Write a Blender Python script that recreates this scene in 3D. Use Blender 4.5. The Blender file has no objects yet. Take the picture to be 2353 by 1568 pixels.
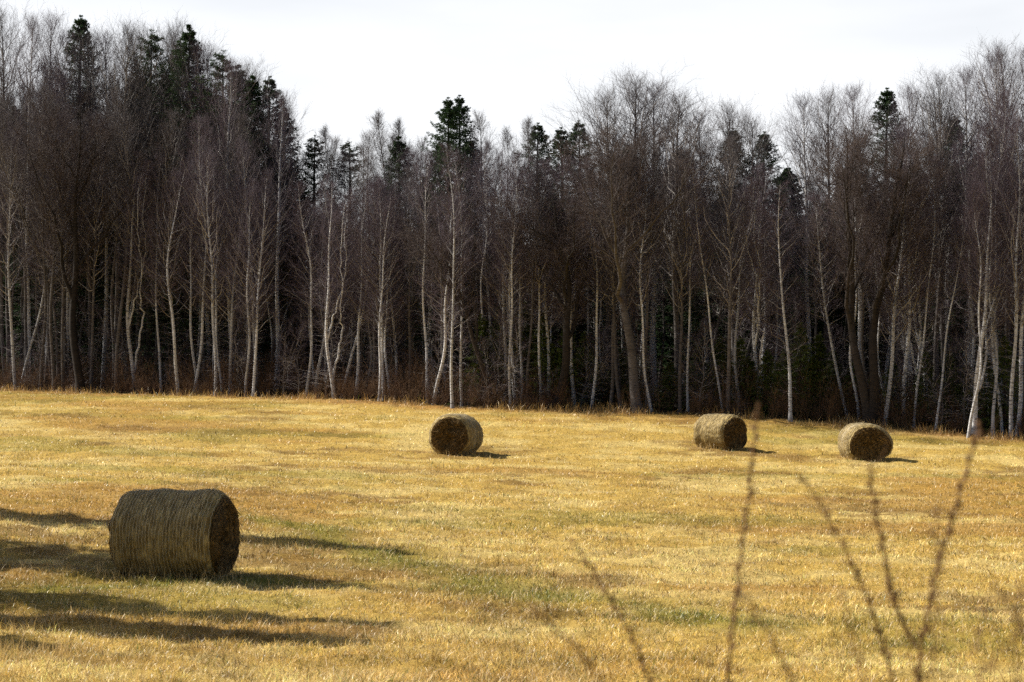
import bpy, math, random
import numpy as np
from mathutils import Vector, Quaternion, Matrix
rng = np.random.default_rng(7)
random.seed(7)
sc = bpy.context.scene
C = sc.collection
PI = math.pi

# ------------------------------------------------------------------ camera
# pixel units below are those of a 2353 x 1568 view of the photograph
F = 4575.0; CX = 1176.5; CY = 784.0; YH = 900.0
CAM = np.array([0.0, 0.0, 2.75])
PITCH = math.atan((YH - CY) / F)
cam_d = bpy.data.cameras.new("camera"); cam = bpy.data.objects.new("camera", cam_d); C.objects.link(cam)
cam.location = CAM; cam.rotation_euler = (PI / 2 + PITCH, 0, 0)
cam_d.sensor_width = 36; cam_d.lens = 36 * F / 2353; cam_d.clip_end = 6000; cam_d.clip_start = 0.1
cam_d.dof.use_dof = True; cam_d.dof.focus_distance = 42; cam_d.dof.aperture_fstop = 5.0
sc.camera = cam

def ray(px, py):
    u, v = (px - CX) / F, (CY - py) / F
    return np.array([u, math.cos(PITCH) - v * math.sin(PITCH), math.sin(PITCH) + v * math.cos(PITCH)])
def at(px, py, Y):
    d = ray(px, py); return CAM + d * (Y / d[1])

# ------------------------------------------------------------------ noise and terrain
def vnoise(x, y, seed=0):
    x = np.asarray(x, float); y = np.asarray(y, float)
    xi = np.floor(x).astype(np.int64); yi = np.floor(y).astype(np.int64)
    fx = x - xi; fy = y - yi
    fx = fx * fx * (3 - 2 * fx); fy = fy * fy * (3 - 2 * fy)
    def h(a, b):
        n = (a * 374761393 + b * 668265263 + seed * 974634777) & 0xffffffff
        n = ((n ^ (n >> 13)) * 1274126177) & 0xffffffff
        return ((n ^ (n >> 16)) & 0xffff) / 65535.0
    return (h(xi, yi) * (1 - fx) + h(xi + 1, yi) * fx) * (1 - fy) + (h(xi, yi + 1) * (1 - fx) + h(xi + 1, yi + 1) * fx) * fy
def fbm(x, y, seed=0, o=3):
    s = 0; a = 0.5; t = 0
    for i in range(o):
        s = s + a * vnoise(x * 2 ** i, y * 2 ** i, seed + i * 17); t += a; a *= 0.55
    return s / t
def sstep(a, b, x):
    t = np.clip((x - a) / (b - a), 0, 1); return t * t * (3 - 2 * t)

EDGE_PX = [-400, 0, 200, 370, 500, 700, 900, 1040, 1200, 1450, 1700, 1820, 2000, 2100, 2230, 2353, 2700]
EDGE_PY = [878, 889, 894, 906, 911, 916, 922, 937, 940, 948, 953, 968, 978, 993, 1012, 1014, 1030]
EDGE_D = [98, 95, 92.5, 90.5, 88, 85.5, 82.5, 80.5, 79.5, 78, 76.5, 76, 75, 74, 72.5, 72.5, 70]
BALES = {'near': (397, 1339, 27.9), 'mid': (1047, 1043, 62.0), 'third': (1655, 1033, 66.0), 'right': (1990, 1057, 63.5)}
cp = [at(a, b, d) for a, b, d in zip(EDGE_PX, EDGE_PY, EDGE_D)] + [at(*v) for v in BALES.values()]
for X in (-9, -4, 0, 4, 9): cp += [np.array([X, 17.5, CAM[2] + ray(1176, 1568)[2] * 17.5 / ray(1176, 1568)[1] - 0.02 - 0.012 * X]), np.array([X, 9, 0.12])]
cp += [at(0, 1215, 31.5), at(2353, 1250, 36), at(1400, 1250, 36)]
cp = np.array(cp)
def tps_fit(P):
    XY = P[:, :2] / 10; n = len(XY)
    r2 = ((XY[:, None] - XY[None]) ** 2).sum(-1)
    K = 0.5 * r2 * np.log(r2 + 1e-9) + np.eye(n) * 0.25
    A = np.hstack([np.ones((n, 1)), XY]); M = np.zeros((n + 3, n + 3))
    M[:n, :n] = K; M[:n, n:] = A; M[n:, :n] = A.T
    return XY, np.linalg.solve(M, np.concatenate([P[:, 2], np.zeros(3)]))
TXY, TW = tps_fit(cp)
def ground(x, y, bumps=True):
    x = np.asarray(x, float); y = np.asarray(y, float); sh = np.broadcast(x, y).shape
    x = np.broadcast_to(x, sh).ravel(); y = np.broadcast_to(y, sh).ravel(); out = np.zeros(len(x))
    for i in range(0, len(x), 200000):
        xs, ys = x[i:i + 200000], y[i:i + 200000]
        a = 26 * np.tanh(xs / 26) / 10
        b = np.where(ys < 80, ys, 80 + 16 * np.tanh((ys - 80) / 16)); b = np.clip(b, 9, None) / 10
        r2 = (a[:, None] - TXY[:, 0]) ** 2 + (b[:, None] - TXY[:, 1]) ** 2
        out[i:i + 200000] = (0.5 * r2 * np.log(r2 + 1e-9)) @ TW[:len(TXY)] + TW[-3] + TW[-2] * a + TW[-1] * b
    out += 1.0 * (1 - sstep(4.5, 10, y)) * (1 - sstep(30, 60, np.abs(x)))
    if bumps:
        m = sstep(10, 14, y) * (1 - sstep(120, 200, y)) * (1 - sstep(60, 90, np.abs(x)))
        out += m * (0.10 * (fbm(x / 1.5, y / 1.5, 3, 2) - .5) + 0.14 * (fbm(x / .42, y / .42, 9, 2) - .5))
    return out.reshape(sh)
edge_xy = np.array([at(a, b, d)[:2] for a, b, d in zip(EDGE_PX, EDGE_PY, EDGE_D)])
def edge_y(x): return np.interp(x, edge_xy[:, 0], edge_xy[:, 1])
def gz(x, y): return float(ground(np.array([x]), np.array([y]))[0])

# ------------------------------------------------------------------ mesh helpers
def build(name, chunks, mats, parent=None, smooth=True, cols=None):
    """chunks: (verts Nx3, faces MxK, material index); cols: one Nx4 array per chunk -> one mesh object"""
    V = np.concatenate([np.asarray(c[0], np.float32).reshape(-1, 3) for c in chunks]); off = 0
    loops = []; sizes = []; mi = []
    for v, f, m in chunks:
        f = np.asarray(f, np.int64); loops.append((f + off).ravel()); sizes.append(np.full(len(f), f.shape[1])); mi.append(np.full(len(f), m)); off += len(np.asarray(v).reshape(-1, 3))
    loops = np.concatenate(loops).astype(np.int32); sizes = np.concatenate(sizes).astype(np.int32); mi = np.concatenate(mi).astype(np.int32)
    me = bpy.data.meshes.new(name)
    me.vertices.add(len(V)); me.vertices.foreach_set('co', V.ravel())
    me.loops.add(len(loops)); me.loops.foreach_set('vertex_index', loops)
    me.polygons.add(len(sizes)); st = np.concatenate([[0], np.cumsum(sizes)[:-1]]).astype(np.int32)
    me.polygons.foreach_set('loop_start', st)
    me.polygons.foreach_set('material_index', mi)
    me.polygons.foreach_set('use_smooth', np.full(len(sizes), smooth))
    for m in mats: me.materials.append(m)
    if cols is not None:
        a = me.color_attributes.new('tint', 'FLOAT_COLOR', 'POINT'); a.data.foreach_set('color', np.concatenate(cols).astype(np.float32).ravel())
    me.update(calc_edges=True); me.validate()
    o = bpy.data.objects.new(name, me); C.objects.link(o)
    if parent is not None: o.parent = parent
    return o
def unit(v): return v / (np.linalg.norm(v, axis=-1, keepdims=True) + 1e-12)
def tubes(P, R, s):
    N, k, _ = P.shape
    T = unit(np.gradient(P, axis=1)); m = unit(P[:, -1] - P[:, 0])
    ref = np.where(np.abs(m[:, 2:3]) < .8, np.array([[0, 0, 1.0]]), np.array([[1.0, 0, 0]]))
    n = unit(np.cross(T, ref[:, None, :])); b = np.cross(T, n)
    a = np.arange(s) * 2 * PI / s
    V = P[:, :, None, :] + R[:, :, None, None] * (np.cos(a)[:, None] * n[:, :, None, :] + np.sin(a)[:, None] * b[:, :, None, :])
    i = np.arange(N)[:, None, None] * k * s + np.arange(k - 1)[None, :, None] * s; j = np.arange(s)[None, None, :]; j2 = (j + 1) % s
    Fq = np.stack([i + j, i + j2, i + s + j2, i + s + j], -1).reshape(-1, 4)
    return V.reshape(-1, 3), Fq
def closed_rings(P, R, s):
    """P: N loops of k points, joined end to start"""
    N, k, _ = P.shape
    T = unit(np.roll(P, -1, 1) - np.roll(P, 1, 1)); ref = np.array([1.0, 0, 0])
    n = unit(np.cross(T, ref)); b = np.cross(T, n); a = np.arange(s) * 2 * PI / s
    V = P[:, :, None, :] + R * (np.cos(a)[:, None] * n[:, :, None, :] + np.sin(a)[:, None] * b[:, :, None, :])
    i0 = np.arange(N)[:, None, None] * k * s; i = i0 + np.arange(k)[None, :, None] * s; i2 = i0 + ((np.arange(k) + 1) % k)[None, :, None] * s
    j = np.arange(s)[None, None, :]; j2 = (j + 1) % s
    return V.reshape(-1, 3), np.stack([i + j, i + j2, i2 + j2, i2 + j], -1).reshape(-1, 4)
def tag(o, label=None, cat=None, group=None, kind=None):
    if label: o['label'] = label
    if cat: o['category'] = cat
    if group: o['group'] = group
    if kind: o['kind'] = kind
    return o
def empty(name, loc=(0, 0, 0)):
    o = bpy.data.objects.new(name, None); C.objects.link(o); o.location = loc; o.empty_display_size = .3; return o

# ------------------------------------------------------------------ materials
def mat(name, rough=.9, spec=.2):
    m = bpy.data.materials.new(name); m.use_nodes = True; nt = m.node_tree; b = nt.nodes['Principled BSDF']
    b.inputs['Roughness'].default_value = rough; b.inputs['Specular IOR Level'].default_value = spec
    return m, nt, b
def N(nt, typ, **kw):
    n = nt.nodes.new(typ)
    for k, v in kw.items():
        if k.startswith('i_'): n.inputs[k[2:].replace('_', ' ')].default_value = v
        else: setattr(n, k, v)
    return n
def ramp(nt, fac, stops):
    r = N(nt, 'ShaderNodeValToRGB'); e = r.color_ramp.elements
    while len(e) < len(stops): e.new(.5)
    for el, (p, c) in zip(e, stops): el.position = p; el.color = (*c, 1)
    nt.links.new(fac, r.inputs[0]); return r.outputs[0]
def mixc(nt, fac, a, b, bt='MIX'):
    m = N(nt, 'ShaderNodeMix', data_type='RGBA', blend_type=bt)
    for s, v in ((m.inputs[0], fac), (m.inputs[6], a), (m.inputs[7], b)):
        if hasattr(v, 'is_output'): nt.links.new(v, s)
        else: s.default_value = v if isinstance(v, (int, float)) else (*v, 1)
    return m.outputs[2]
def noise(nt, scale, vec=None, detail=4, rough=.6, stretch=None):
    n = N(nt, 'ShaderNodeTexNoise'); n.inputs['Scale'].default_value = scale; n.inputs['Detail'].default_value = detail; n.inputs['Roughness'].default_value = rough
    tc = N(nt, 'ShaderNodeTexCoord'); src = tc.outputs['Object']
    if stretch:
        mp = N(nt, 'ShaderNodeMapping'); mp.inputs['Scale'].default_value = stretch; nt.links.new(src, mp.inputs[0]); src = mp.outputs[0]
    nt.links.new(src, n.inputs['Vector']); return n.outputs['Fac']
def bump(nt, b, h, strength, dist=.02):
    n = N(nt, 'ShaderNodeBump'); n.inputs['Strength'].default_value = strength; n.inputs['Distance'].default_value = dist
    nt.links.new(h, n.inputs['Height']); nt.links.new(n.outputs[0], b.inputs['Normal'])

def birch_bark(name, white, grey, dark, z0, z1):
    m, nt, b = mat(name)
    marks = noise(nt, 1.0, stretch=(5, 5, 26), detail=5, rough=.65)
    patch = noise(nt, 1.0, stretch=(2.2, 2.2, 3.0), detail=3)
    c = ramp(nt, patch, [(.35, white), (.7, grey)])
    c = mixc(nt, ramp(nt, marks, [(.535, (0, 0, 0)), (.62, (1, 1, 1))]), c, dark)
    tc = N(nt, 'ShaderNodeTexCoord'); sp = N(nt, 'ShaderNodeSeparateXYZ'); nt.links.new(tc.outputs['Object'], sp.inputs[0])
    mr = N(nt, 'ShaderNodeMapRange'); mr.inputs[1].default_value = z0; mr.inputs[2].default_value = z1; nt.links.new(sp.outputs[2], mr.inputs[0])
    c = mixc(nt, mr.outputs[0], c, tuple(.8 * g for g in grey))
    mr2 = N(nt, 'ShaderNodeMapRange'); mr2.inputs[1].default_value = .75; mr2.inputs[2].default_value = .1; nt.links.new(sp.outputs[2], mr2.inputs[0])
    ft = N(nt, 'ShaderNodeMath', operation='MULTIPLY'); nt.links.new(mr2.outputs[0], ft.inputs[0]); nt.links.new(marks, ft.inputs[1])
    c = mixc(nt, ft.outputs[0], c, dark)
    oi = N(nt, 'ShaderNodeObjectInfo'); hv = N(nt, 'ShaderNodeMapRange'); hv.inputs[3].default_value = .6; hv.inputs[4].default_value = 1.12; nt.links.new(oi.outputs['Random'], hv.inputs[0])
    c = mixc(nt, 1.0, c, hv.outputs[0], 'MULTIPLY')
    nt.links.new(c, b.inputs['Base Color']); bump(nt, b, marks, .5); return m
def twig_mat(name, a, bcol):
    m, nt, b = mat(name, .75, .25)
    oi = N(nt, 'ShaderNodeObjectInfo')
    c = ramp(nt, oi.outputs['Random'], [(0, a), (1, bcol)])
    c = mixc(nt, noise(nt, .8, detail=2), c, tuple(1.5 * g for g in bcol))
    nt.links.new(c, b.inputs['Base Color']); return m
M_BIRCH = birch_bark('birch_bark', (.76, .77, .79), (.56, .56, .58), (.035, .03, .03), 8, 19)
M_GREY = birch_bark('grey_bark', (.17, .155, .15), (.10, .09, .088), (.03, .027, .027), 6, 13)
M_DARK = birch_bark('dark_bark', (.055, .045, .04), (.035, .03, .027), (.012, .01, .01), 6, 13)
M_LIMB = birch_bark('pale_limb_bark', (.46, .44, .43), (.36, .34, .335), (.08, .07, .07), 30, 40)
M_TWIG = twig_mat('birch_twig', (.095, .064, .078), (.078, .062, .078))
M_TWIGG = twig_mat('grey_twig', (.09, .078, .08), (.07, .06, .064))
M_TWIGD = twig_mat('dark_twig', (.045, .033, .032), (.06, .045, .042))
def needle_mat(name, a, bcol):
    m, nt, b = mat(name, .7, .12)
    c = ramp(nt, noise(nt, 1.6, detail=3), [(.3, a), (.7, bcol)])
    oi = N(nt, 'ShaderNodeObjectInfo'); hv = N(nt, 'ShaderNodeMapRange'); hv.inputs[3].default_value = .7; hv.inputs[4].default_value = 1.15; nt.links.new(oi.outputs['Random'], hv.inputs[0])
    c = mixc(nt, 1.0, c, hv.outputs[0], 'MULTIPLY'); nt.links.new(c, b.inputs['Base Color'])
    tr = N(nt, 'ShaderNodeBsdfTranslucent'); nt.links.new(c, tr.inputs[0]); mx = N(nt, 'ShaderNodeMixShader'); mx.inputs[0].default_value = .25
    nt.links.new(b.outputs[0], mx.inputs[1]); nt.links.new(tr.outputs[0], mx.inputs[2]); nt.links.new(mx.outputs[0], nt.nodes['Material Output'].inputs[0]); return m
M_NEEDLE = needle_mat('spruce_needles', (.022, .044, .020), (.045, .078, .030))
M_NEEDLEY = needle_mat('young_spruce_needles', (.06, .095, .02), (.11, .135, .03))

def tint_mat(name, transl, rough=.8, spec=.25):
    m, nt, b = mat(name, rough, spec)
    at_ = N(nt, 'ShaderNodeAttribute', attribute_name='tint')
    nt.links.new(at_.outputs['Color'], b.inputs['Base Color'])
    if transl:
        tr = N(nt, 'ShaderNodeBsdfTranslucent'); nt.links.new(at_.outputs['Color'], tr.inputs[0]); mx = N(nt, 'ShaderNodeMixShader'); mx.inputs[0].default_value = transl
        nt.links.new(b.outputs[0], mx.inputs[1]); nt.links.new(tr.outputs[0], mx.inputs[2]); nt.links.new(mx.outputs[0], nt.nodes['Material Output'].inputs[0])
    return m, nt, b
M_GRASS, _, _ = tint_mat('dry_grass_blade', .3, .42, .5)
M_SOIL, nt, b = tint_mat('field_ground', 0, .95, .1)
src = b.inputs['Base Color'].links[0].from_socket
nz = noise(nt, 9.0, detail=8, rough=.75, stretch=(1, .6, 1))
c = mixc(nt, 1.0, src, ramp(nt, nz, [(.3, (.55, .52, .48)), (.7, (1.15, 1.12, 1.05))]), 'MULTIPLY')
nt.links.new(c, b.inputs['Base Color']); bump(nt, b, nz, .8, .06)

# ------------------------------------------------------------------ field colour (dry grass, greener and rustier patches)
def seg_mask(x, y, pts, w):
    d = np.full(len(x), 1e9)
    for (a, b2) in zip(pts[:-1], pts[1:]):
        a = np.array(a); b2 = np.array(b2); v = b2 - a; t = np.clip(((x - a[0]) * v[0] + (y - a[1]) * v[1]) / (v @ v), 0, 1)
        d = np.minimum(d, np.hypot(x - a[0] - t * v[0], y - a[1] - t * v[1]))
    return np.exp(-(d / w) ** 2)
def gpt(px, py):      # pixel -> point on the field
    d = ray(px, py)
    Y = 12.0
    while Y < 110:
        p = CAM + d * (Y / d[1])
        if p[2] < float(ground(np.array([p[0]]), np.array([p[1]]), False)[0]): break
        Y += .25
    return (p[0], p[1])
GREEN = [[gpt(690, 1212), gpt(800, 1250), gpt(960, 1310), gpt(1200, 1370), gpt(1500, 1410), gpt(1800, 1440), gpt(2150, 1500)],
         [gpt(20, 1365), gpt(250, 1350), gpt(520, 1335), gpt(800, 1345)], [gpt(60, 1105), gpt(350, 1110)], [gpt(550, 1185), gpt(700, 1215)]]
def field_col(x, y):
    n1 = fbm(x / 7, y / 4.0, 21, 3); n2 = fbm(x / 1.6, y / 1.0, 33, 3); n3 = fbm(x / 3.2 + 40, y / 3.2, 55, 3)
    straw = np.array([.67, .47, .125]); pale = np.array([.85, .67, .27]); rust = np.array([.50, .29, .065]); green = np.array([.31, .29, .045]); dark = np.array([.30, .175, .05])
    def mix(c, t, k): return c * (1 - k[:, None]) + t * k[:, None]
    c = np.repeat(straw[None], len(x), 0)
    c = mix(c, pale, sstep(.42, .66, n2) * .8)
    c = mix(c, rust, sstep(.5, .68, n1) * .75)
    c = mix(c, dark, sstep(.54, .72, n3) * .75 * sstep(.3, .52, fbm(x / .9 + 7, y / .55, 91, 2)))
    g = sstep(.56, .76, fbm(x / 5 + 9, y / 3.2, 71, 3)) * .4
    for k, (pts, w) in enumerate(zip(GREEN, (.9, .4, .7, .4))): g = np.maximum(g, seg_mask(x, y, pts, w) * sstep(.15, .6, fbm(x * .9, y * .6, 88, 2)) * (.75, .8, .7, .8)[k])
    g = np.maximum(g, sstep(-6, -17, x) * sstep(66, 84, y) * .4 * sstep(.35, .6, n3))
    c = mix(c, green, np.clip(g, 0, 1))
    fringe = sstep(4.5, .5, edge_y(x) - y) * sstep(.3, .6, n2 * .6 + n3 * .4 + .12)
    c = mix(c, np.array([.46, .24, .075]), fringe * .6)
    return c, g

# ------------------------------------------------------------------ ground sheet
def graded(a, b, step, far, g=1.25):
    core = list(np.arange(a, b, step)); lo = []; s = step; v = a
    while v > -far: s *= g; v -= s; lo.append(v)
    hi = []; s = step; v = core[-1]
    while v < far: s *= g; v += s; hi.append(v)
    return np.array(lo[::-1] + core + hi)
gx = graded(-34, 34, .16, 2500)
ys = [11.0]
while ys[-1] < 104: ys.append(ys[-1] + max(.09, .0052 * ys[-1]))
s = .5; hi = []; v = ys[-1]
while v < 3500: s *= 1.25; v += s; hi.append(v)
lo = []; s = .3; v = 11.0
while v > -2500: s *= 1.22; v -= s; lo.append(v)
gy = np.array(lo[::-1] + ys + hi)
GX, GY = np.meshgrid(gx, gy)
GZ = ground(GX, GY)
nx, ny = len(gx), len(gy)
idx = np.arange(nx * ny).reshape(ny, nx)
quads = np.stack([idx[:-1, :-1], idx[:-1, 1:], idx[1:, 1:], idx[1:, :-1]], -1).reshape(-1, 4)
fx, fy = GX.ravel(), GY.ravel()
col, _ = field_col(fx, fy); col = col * .62
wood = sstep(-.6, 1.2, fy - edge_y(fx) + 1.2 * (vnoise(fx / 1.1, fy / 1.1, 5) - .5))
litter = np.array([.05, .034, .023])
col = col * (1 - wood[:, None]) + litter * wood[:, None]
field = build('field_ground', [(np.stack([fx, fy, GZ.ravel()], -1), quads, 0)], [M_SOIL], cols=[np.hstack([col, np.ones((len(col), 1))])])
tag(field, 'dry straw coloured hay meadow rising gently to the wood', 'field', kind='structure')

# ------------------------------------------------------------------ grass
def blades(x, y, z, h, w, lean, az, col):
    n = len(x); base = np.stack([x, y, z - .01], -1)
    dirv = np.stack([np.cos(az), np.sin(az), np.zeros(n)], -1); face = rng.uniform(0, 2 * PI, n); side = np.stack([np.cos(face), np.sin(face), np.zeros(n)], -1) * (w / 2)[:, None]
    up = np.array([0, 0, 1.0])
    mid = base + dirv * (h * np.sin(lean) * .42)[:, None] + up * (h * np.cos(lean) * .6)[:, None]
    tip = base + dirv * (h * np.sin(lean) * 1.05)[:, None] + up * (h * np.cos(lean) * .98)[:, None]
    V = np.stack([base - side, base + side, mid + side * .75, mid - side * .75, tip], 1).reshape(-1, 3)
    i = np.arange(n)[:, None] * 5
    Fq = np.hstack([i, i + 1, i + 2, i + 3]); Ft = np.hstack([i + 3, i + 2, i + 4])
    return V, Fq, Ft, np.repeat(np.hstack([col, np.ones((n, 1))]), 5, 0)
def scatter(n, y0, y1, p=1.5):
    u = rng.random(n); q = 1 - p
    y = (y0 ** q + u * (y1 ** q - y0 ** q)) ** (1 / q)
    x = rng.uniform(-1, 1, n) * (.275 * y + 2.2)
    return x, y
NG = 1000000
x, y = scatter(NG, 14.5, 97)
keep = y < edge_y(x) + .6 + rng.normal(0, .4, NG); x, y = x[keep], y[keep]
cl = fbm(x / .33, y / .33, 101, 2); keep = rng.random(len(x)) < .25 + 1.1 * cl; x, y, cl = x[keep], y[keep], cl[keep]
n = len(x); col, g = field_col(x, y)
j = rng.random(n)
col = col * (.55 + .7 * rng.random(n))[:, None] * (.4 + 1.15 * sstep(.22, .74, .5 * fbm(x / .5 + 3, y / .34, 131, 2) + .5 * fbm(x / .16 + 3, y / .16, 137, 2)))[:, None]
col = np.where((j < .16)[:, None], np.array([.78, .62, .34]) * (.8 + .3 * rng.random(n))[:, None], col)
col = np.where((j > .89)[:, None], np.array([.19, .11, .035]), col)
gm = (rng.random(n) < .07 + .3 * g)
col = np.where(gm[:, None], np.array([.13, .17, .03]) * (.7 + .6 * rng.random(n))[:, None], col)
h = (.04 + .10 * rng.random(n) ** 2) * (.3 + 1.2 * cl) * (1 + .25 * sstep(.5, .8, fbm(x / 4, y / 4, 61, 2)))
edge = sstep(3.5, 0, edge_y(x) - y); h = h * (1 + 5.0 * edge * rng.random(n) ** 2 * sstep(.35, .7, fbm(x / 1.2, y / 1.2, 171, 2)))
w = (.005 + .0055 * rng.random(n) ** 2) * (y / 22) ** .75
lean = np.clip(rng.normal(.95, .35, n), .05, 1.45); az = rng.uniform(0, 2 * PI, n)
z = ground(x, y)
V, Fq, Ft, cc = blades(x, y, z, h, w, lean, az, np.clip(col, 0, 1))
# taller wisps standing in the near grass
m = 9000; x2, y2 = scatter(m, 15, 60, 1.3)
hump = fbm(x2 / 2.2, y2 / 2.2, 77, 2); k2 = hump > .5; x2, y2 = x2[k2], y2[k2]
for kx, ky, kd_ in BALES.values():
    q = at(kx, ky, kd_); a_ = rng.uniform(-1.0, 1.0, 260); x2 = np.concatenate([x2, q[0] + a_]); y2 = np.concatenate([y2, q[1] - .5 + rng.uniform(-.25, .35, 260) + .1 * np.abs(a_)])
e = 260; x2 = np.concatenate([x2, rng.normal(-4.6, .45, e)]); y2 = np.concatenate([y2, rng.normal(18.9, .35, e)])
m = len(x2)
V2, Fq2, Ft2, cc2 = blades(x2, y2, ground(x2, y2), (.13 + .15 * rng.random(m)), .005 + .004 * rng.random(m), np.clip(rng.normal(.5, .3, m), .05, 1.2), rng.uniform(0, 2 * PI, m),
                           np.array([.66, .47, .2]) * (.6 + .5 * rng.random(m))[:, None])
m = 22000; ex = rng.uniform(-32, 28, m); ey = edge_y(ex) + rng.normal(-.3, .8, m); kf = fbm(ex / 2.2, ey / 1.1, 301, 3) > .54; ex, ey = ex[kf], ey[kf]; m = len(ex)
V3, Fq3, Ft3, cc3 = blades(ex, ey, ground(ex, ey), (.10 + .42 * rng.random(m) ** 2), .012 + .01 * rng.random(m), np.clip(rng.normal(.5, .3, m), .05, 1.2), rng.uniform(0, 2 * PI, m),
                           np.where((rng.random(m) < .5)[:, None], np.array([.62, .42, .15]), np.array([.42, .25, .10])) * (.55 + .55 * rng.random(m))[:, None])
V2 = np.vstack([V2, V3]); Fq2 = np.vstack([Fq2, Fq3 + len(V2) - len(V3)]); Ft2 = np.vstack([Ft2, Ft3 + len(V2) - len(V3)]); cc2 = np.vstack([cc2, cc3])
# quads and triangles share vertices, so index both against one vertex block
nv = len(V)
chunks = [(np.vstack([V, V2]), np.vstack([Fq, Fq2 + nv]), 0), (np.zeros((0, 3)), np.vstack([Ft, Ft2 + nv]) - (nv + len(V2)), 0)]
grass = build('dry_grass', chunks, [M_GRASS], smooth=False, cols=[cc, cc2])
tag(grass, 'short dry golden grass with green blades covering the meadow', 'grass', kind='stuff')

# ------------------------------------------------------------------ trees
def spawn(P, R, nper, t0, t1, lfun, ang, curl, k, rmul, wob=.05, stagger=True, rmin=.0025, taper=.85):
    Np, kp, _ = P.shape
    t = (np.arange(nper)[None, :] + rng.random((Np, nper))) / nper * (t1 - t0) + t0
    f = t * (kp - 1); i = np.clip(f.astype(int), 0, kp - 2); fr = (f - i)[..., None]; r_ = np.arange(Np)[:, None]
    pos = P[r_, i] * (1 - fr) + P[r_, i + 1] * fr; T = unit(P[r_, i + 1] - P[r_, i]); rad = R[r_, i] * (1 - fr[..., 0]) + R[r_, i + 1] * fr[..., 0]
    pos = pos.reshape(-1, 3); T = T.reshape(-1, 3); rad = rad.ravel(); t = t.ravel(); n = len(t)
    plen = np.repeat(np.linalg.norm(np.diff(P, axis=1), axis=-1).sum(1), nper)
    az = (np.arange(n) * 2.39996 + rng.normal(0, .5, n))
    ref = np.where(np.abs(T[:, 2:3]) < .9, np.array([[0, 0, 1.0]]), np.array([[1.0, 0, 0]])); a = unit(np.cross(T, ref)); b = np.cross(T, a)
    A = ang(t) if callable(ang) else np.full(n, ang); A = A + rng.normal(0, .14, n)
    d = np.cos(A)[:, None] * T + np.sin(A)[:, None] * (np.cos(az)[:, None] * a + np.sin(az)[:, None] * b)
    L = lfun(t, plen) * rng.uniform(.65, 1.2, n)
    s = np.linspace(0, 1, k)[None, :, None]
    Pc = pos[:, None] + L[:, None, None] * (s * d[:, None] + s ** 2 * np.array([0, 0, 1.0]) * curl)
    if k > 2:
        wv = np.cumsum(rng.normal(0, 1, (n, k, 3)), 1) * (wob / k ** .5); wv[:, 0] = 0; Pc = Pc + wv * L[:, None, None]
    r0 = np.maximum(np.minimum(rad * .75, L * rmul), rmin)
    Rc = r0[:, None] * (1 - taper * np.linspace(0, 1, k)[None] ** .8)
    return Pc, Rc
def trunk_path(H, r0, k=26, bend=.3, kink=.0):
    t = np.linspace(0, 1, k); p = np.zeros((1, k, 3)); p[0, :, 2] = t * H
    for ax in (0, 1):
        a, b = rng.uniform(-1, 1, 2); ph = rng.uniform(0, 6)
        p[0, :, ax] = bend * (a * np.sin(t * 3.1) * .8 + b * (np.sin(t * 6 + ph) - math.sin(ph)) * .28 + .10 * (np.sin(t * 15 + ph) - math.sin(ph)))
    R = r0 * ((1 - t) ** .85 * .93 + .05) + r0 * .45 * np.exp(-t * H / .25)
    return p, R[None]
def make_birch(H=13.0, r0=.085, crown0=.32, width=1.9, nprim=50, nsec=7, ntw=9, fork=0, up=.5, bark=M_BIRCH, twig=M_TWIG, rtw=.0036, bend=.35, ang0=.95, ang1=.5, dome=.75, limb=None):
    P, R = trunk_path(H, r0, bend=bend)
    tc = [(*tubes(P, R, 9), 0)]
    if fork:
        PF, RF = spawn(P, R, fork, .06, .42, lambda t, l: H * (.96 - t) , .3, .18, 26, .0095, .035, taper=.93)
        k_ = (H * .95 - PF[:, 0, 2]) / np.maximum(PF[:, :, 2].max(1) - PF[:, 0, 2], .1); PF = PF[:, :1] + (PF - PF[:, :1]) * np.minimum(k_, 1)[:, None, None]
        tc.append((*tubes(PF, RF, 8), 0)); P = np.concatenate([P, PF]); R = np.concatenate([R, RF]); nprim = int(nprim * .62)
    prof = lambda t: width * np.clip(np.sin(np.clip((t - crown0 + .12) / (1.12 - crown0), 0, 1) ** dome * PI), .1, 1) ** .7
    P1, R1 = spawn(P, R, nprim, crown0, .985, lambda t, l: prof(t), lambda t: ang0 + (ang1 - ang0) * (t - crown0) / (1 - crown0), up * .6, 7, .013, .08, rmin=.0095)
    P2, R2 = spawn(P1, R1, nsec, .15, .98, lambda t, l: (.5 - .28 * t) * l + .12, .62, .18, 5, .009, .08, rmin=.004)
    P3, R3 = spawn(P2, R2, ntw, .1, 1.0, lambda t, l: .16 + .42 * l * (1 - .35 * t) , .6, .08, 3, .01, .08, rmin=rtw)
    P4, R4 = spawn(P1, R1, 7, .3, 1.0, lambda t, l: .3 + 0 * t, .55, .1, 3, .01, .08, rmin=rtw)
    Pd, Rd = spawn(P, R, 30, .1, crown0 + .12, lambda t, l: .75 + 0 * t, 1.25, -.15, 4, .008, .12)
    P5, R5 = spawn(Pd, Rd, 4, .3, 1, lambda t, l: .3 + 0 * t, .7, -.05, 3, .01, .1, rmin=.004)
    cc = [(*tubes(P1, R1, 5), 1), (*tubes(P2, R2, 3), 0), (*tubes(P3, R3, 3), 0), (*tubes(P4, R4, 3), 0), (*tubes(Pd, Rd, 4), 1), (*tubes(P5, R5, 3), 0)]
    return dict(H=H, trunk=(tc, [bark]), crown=(cc, [twig, limb or M_LIMB]))
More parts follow.
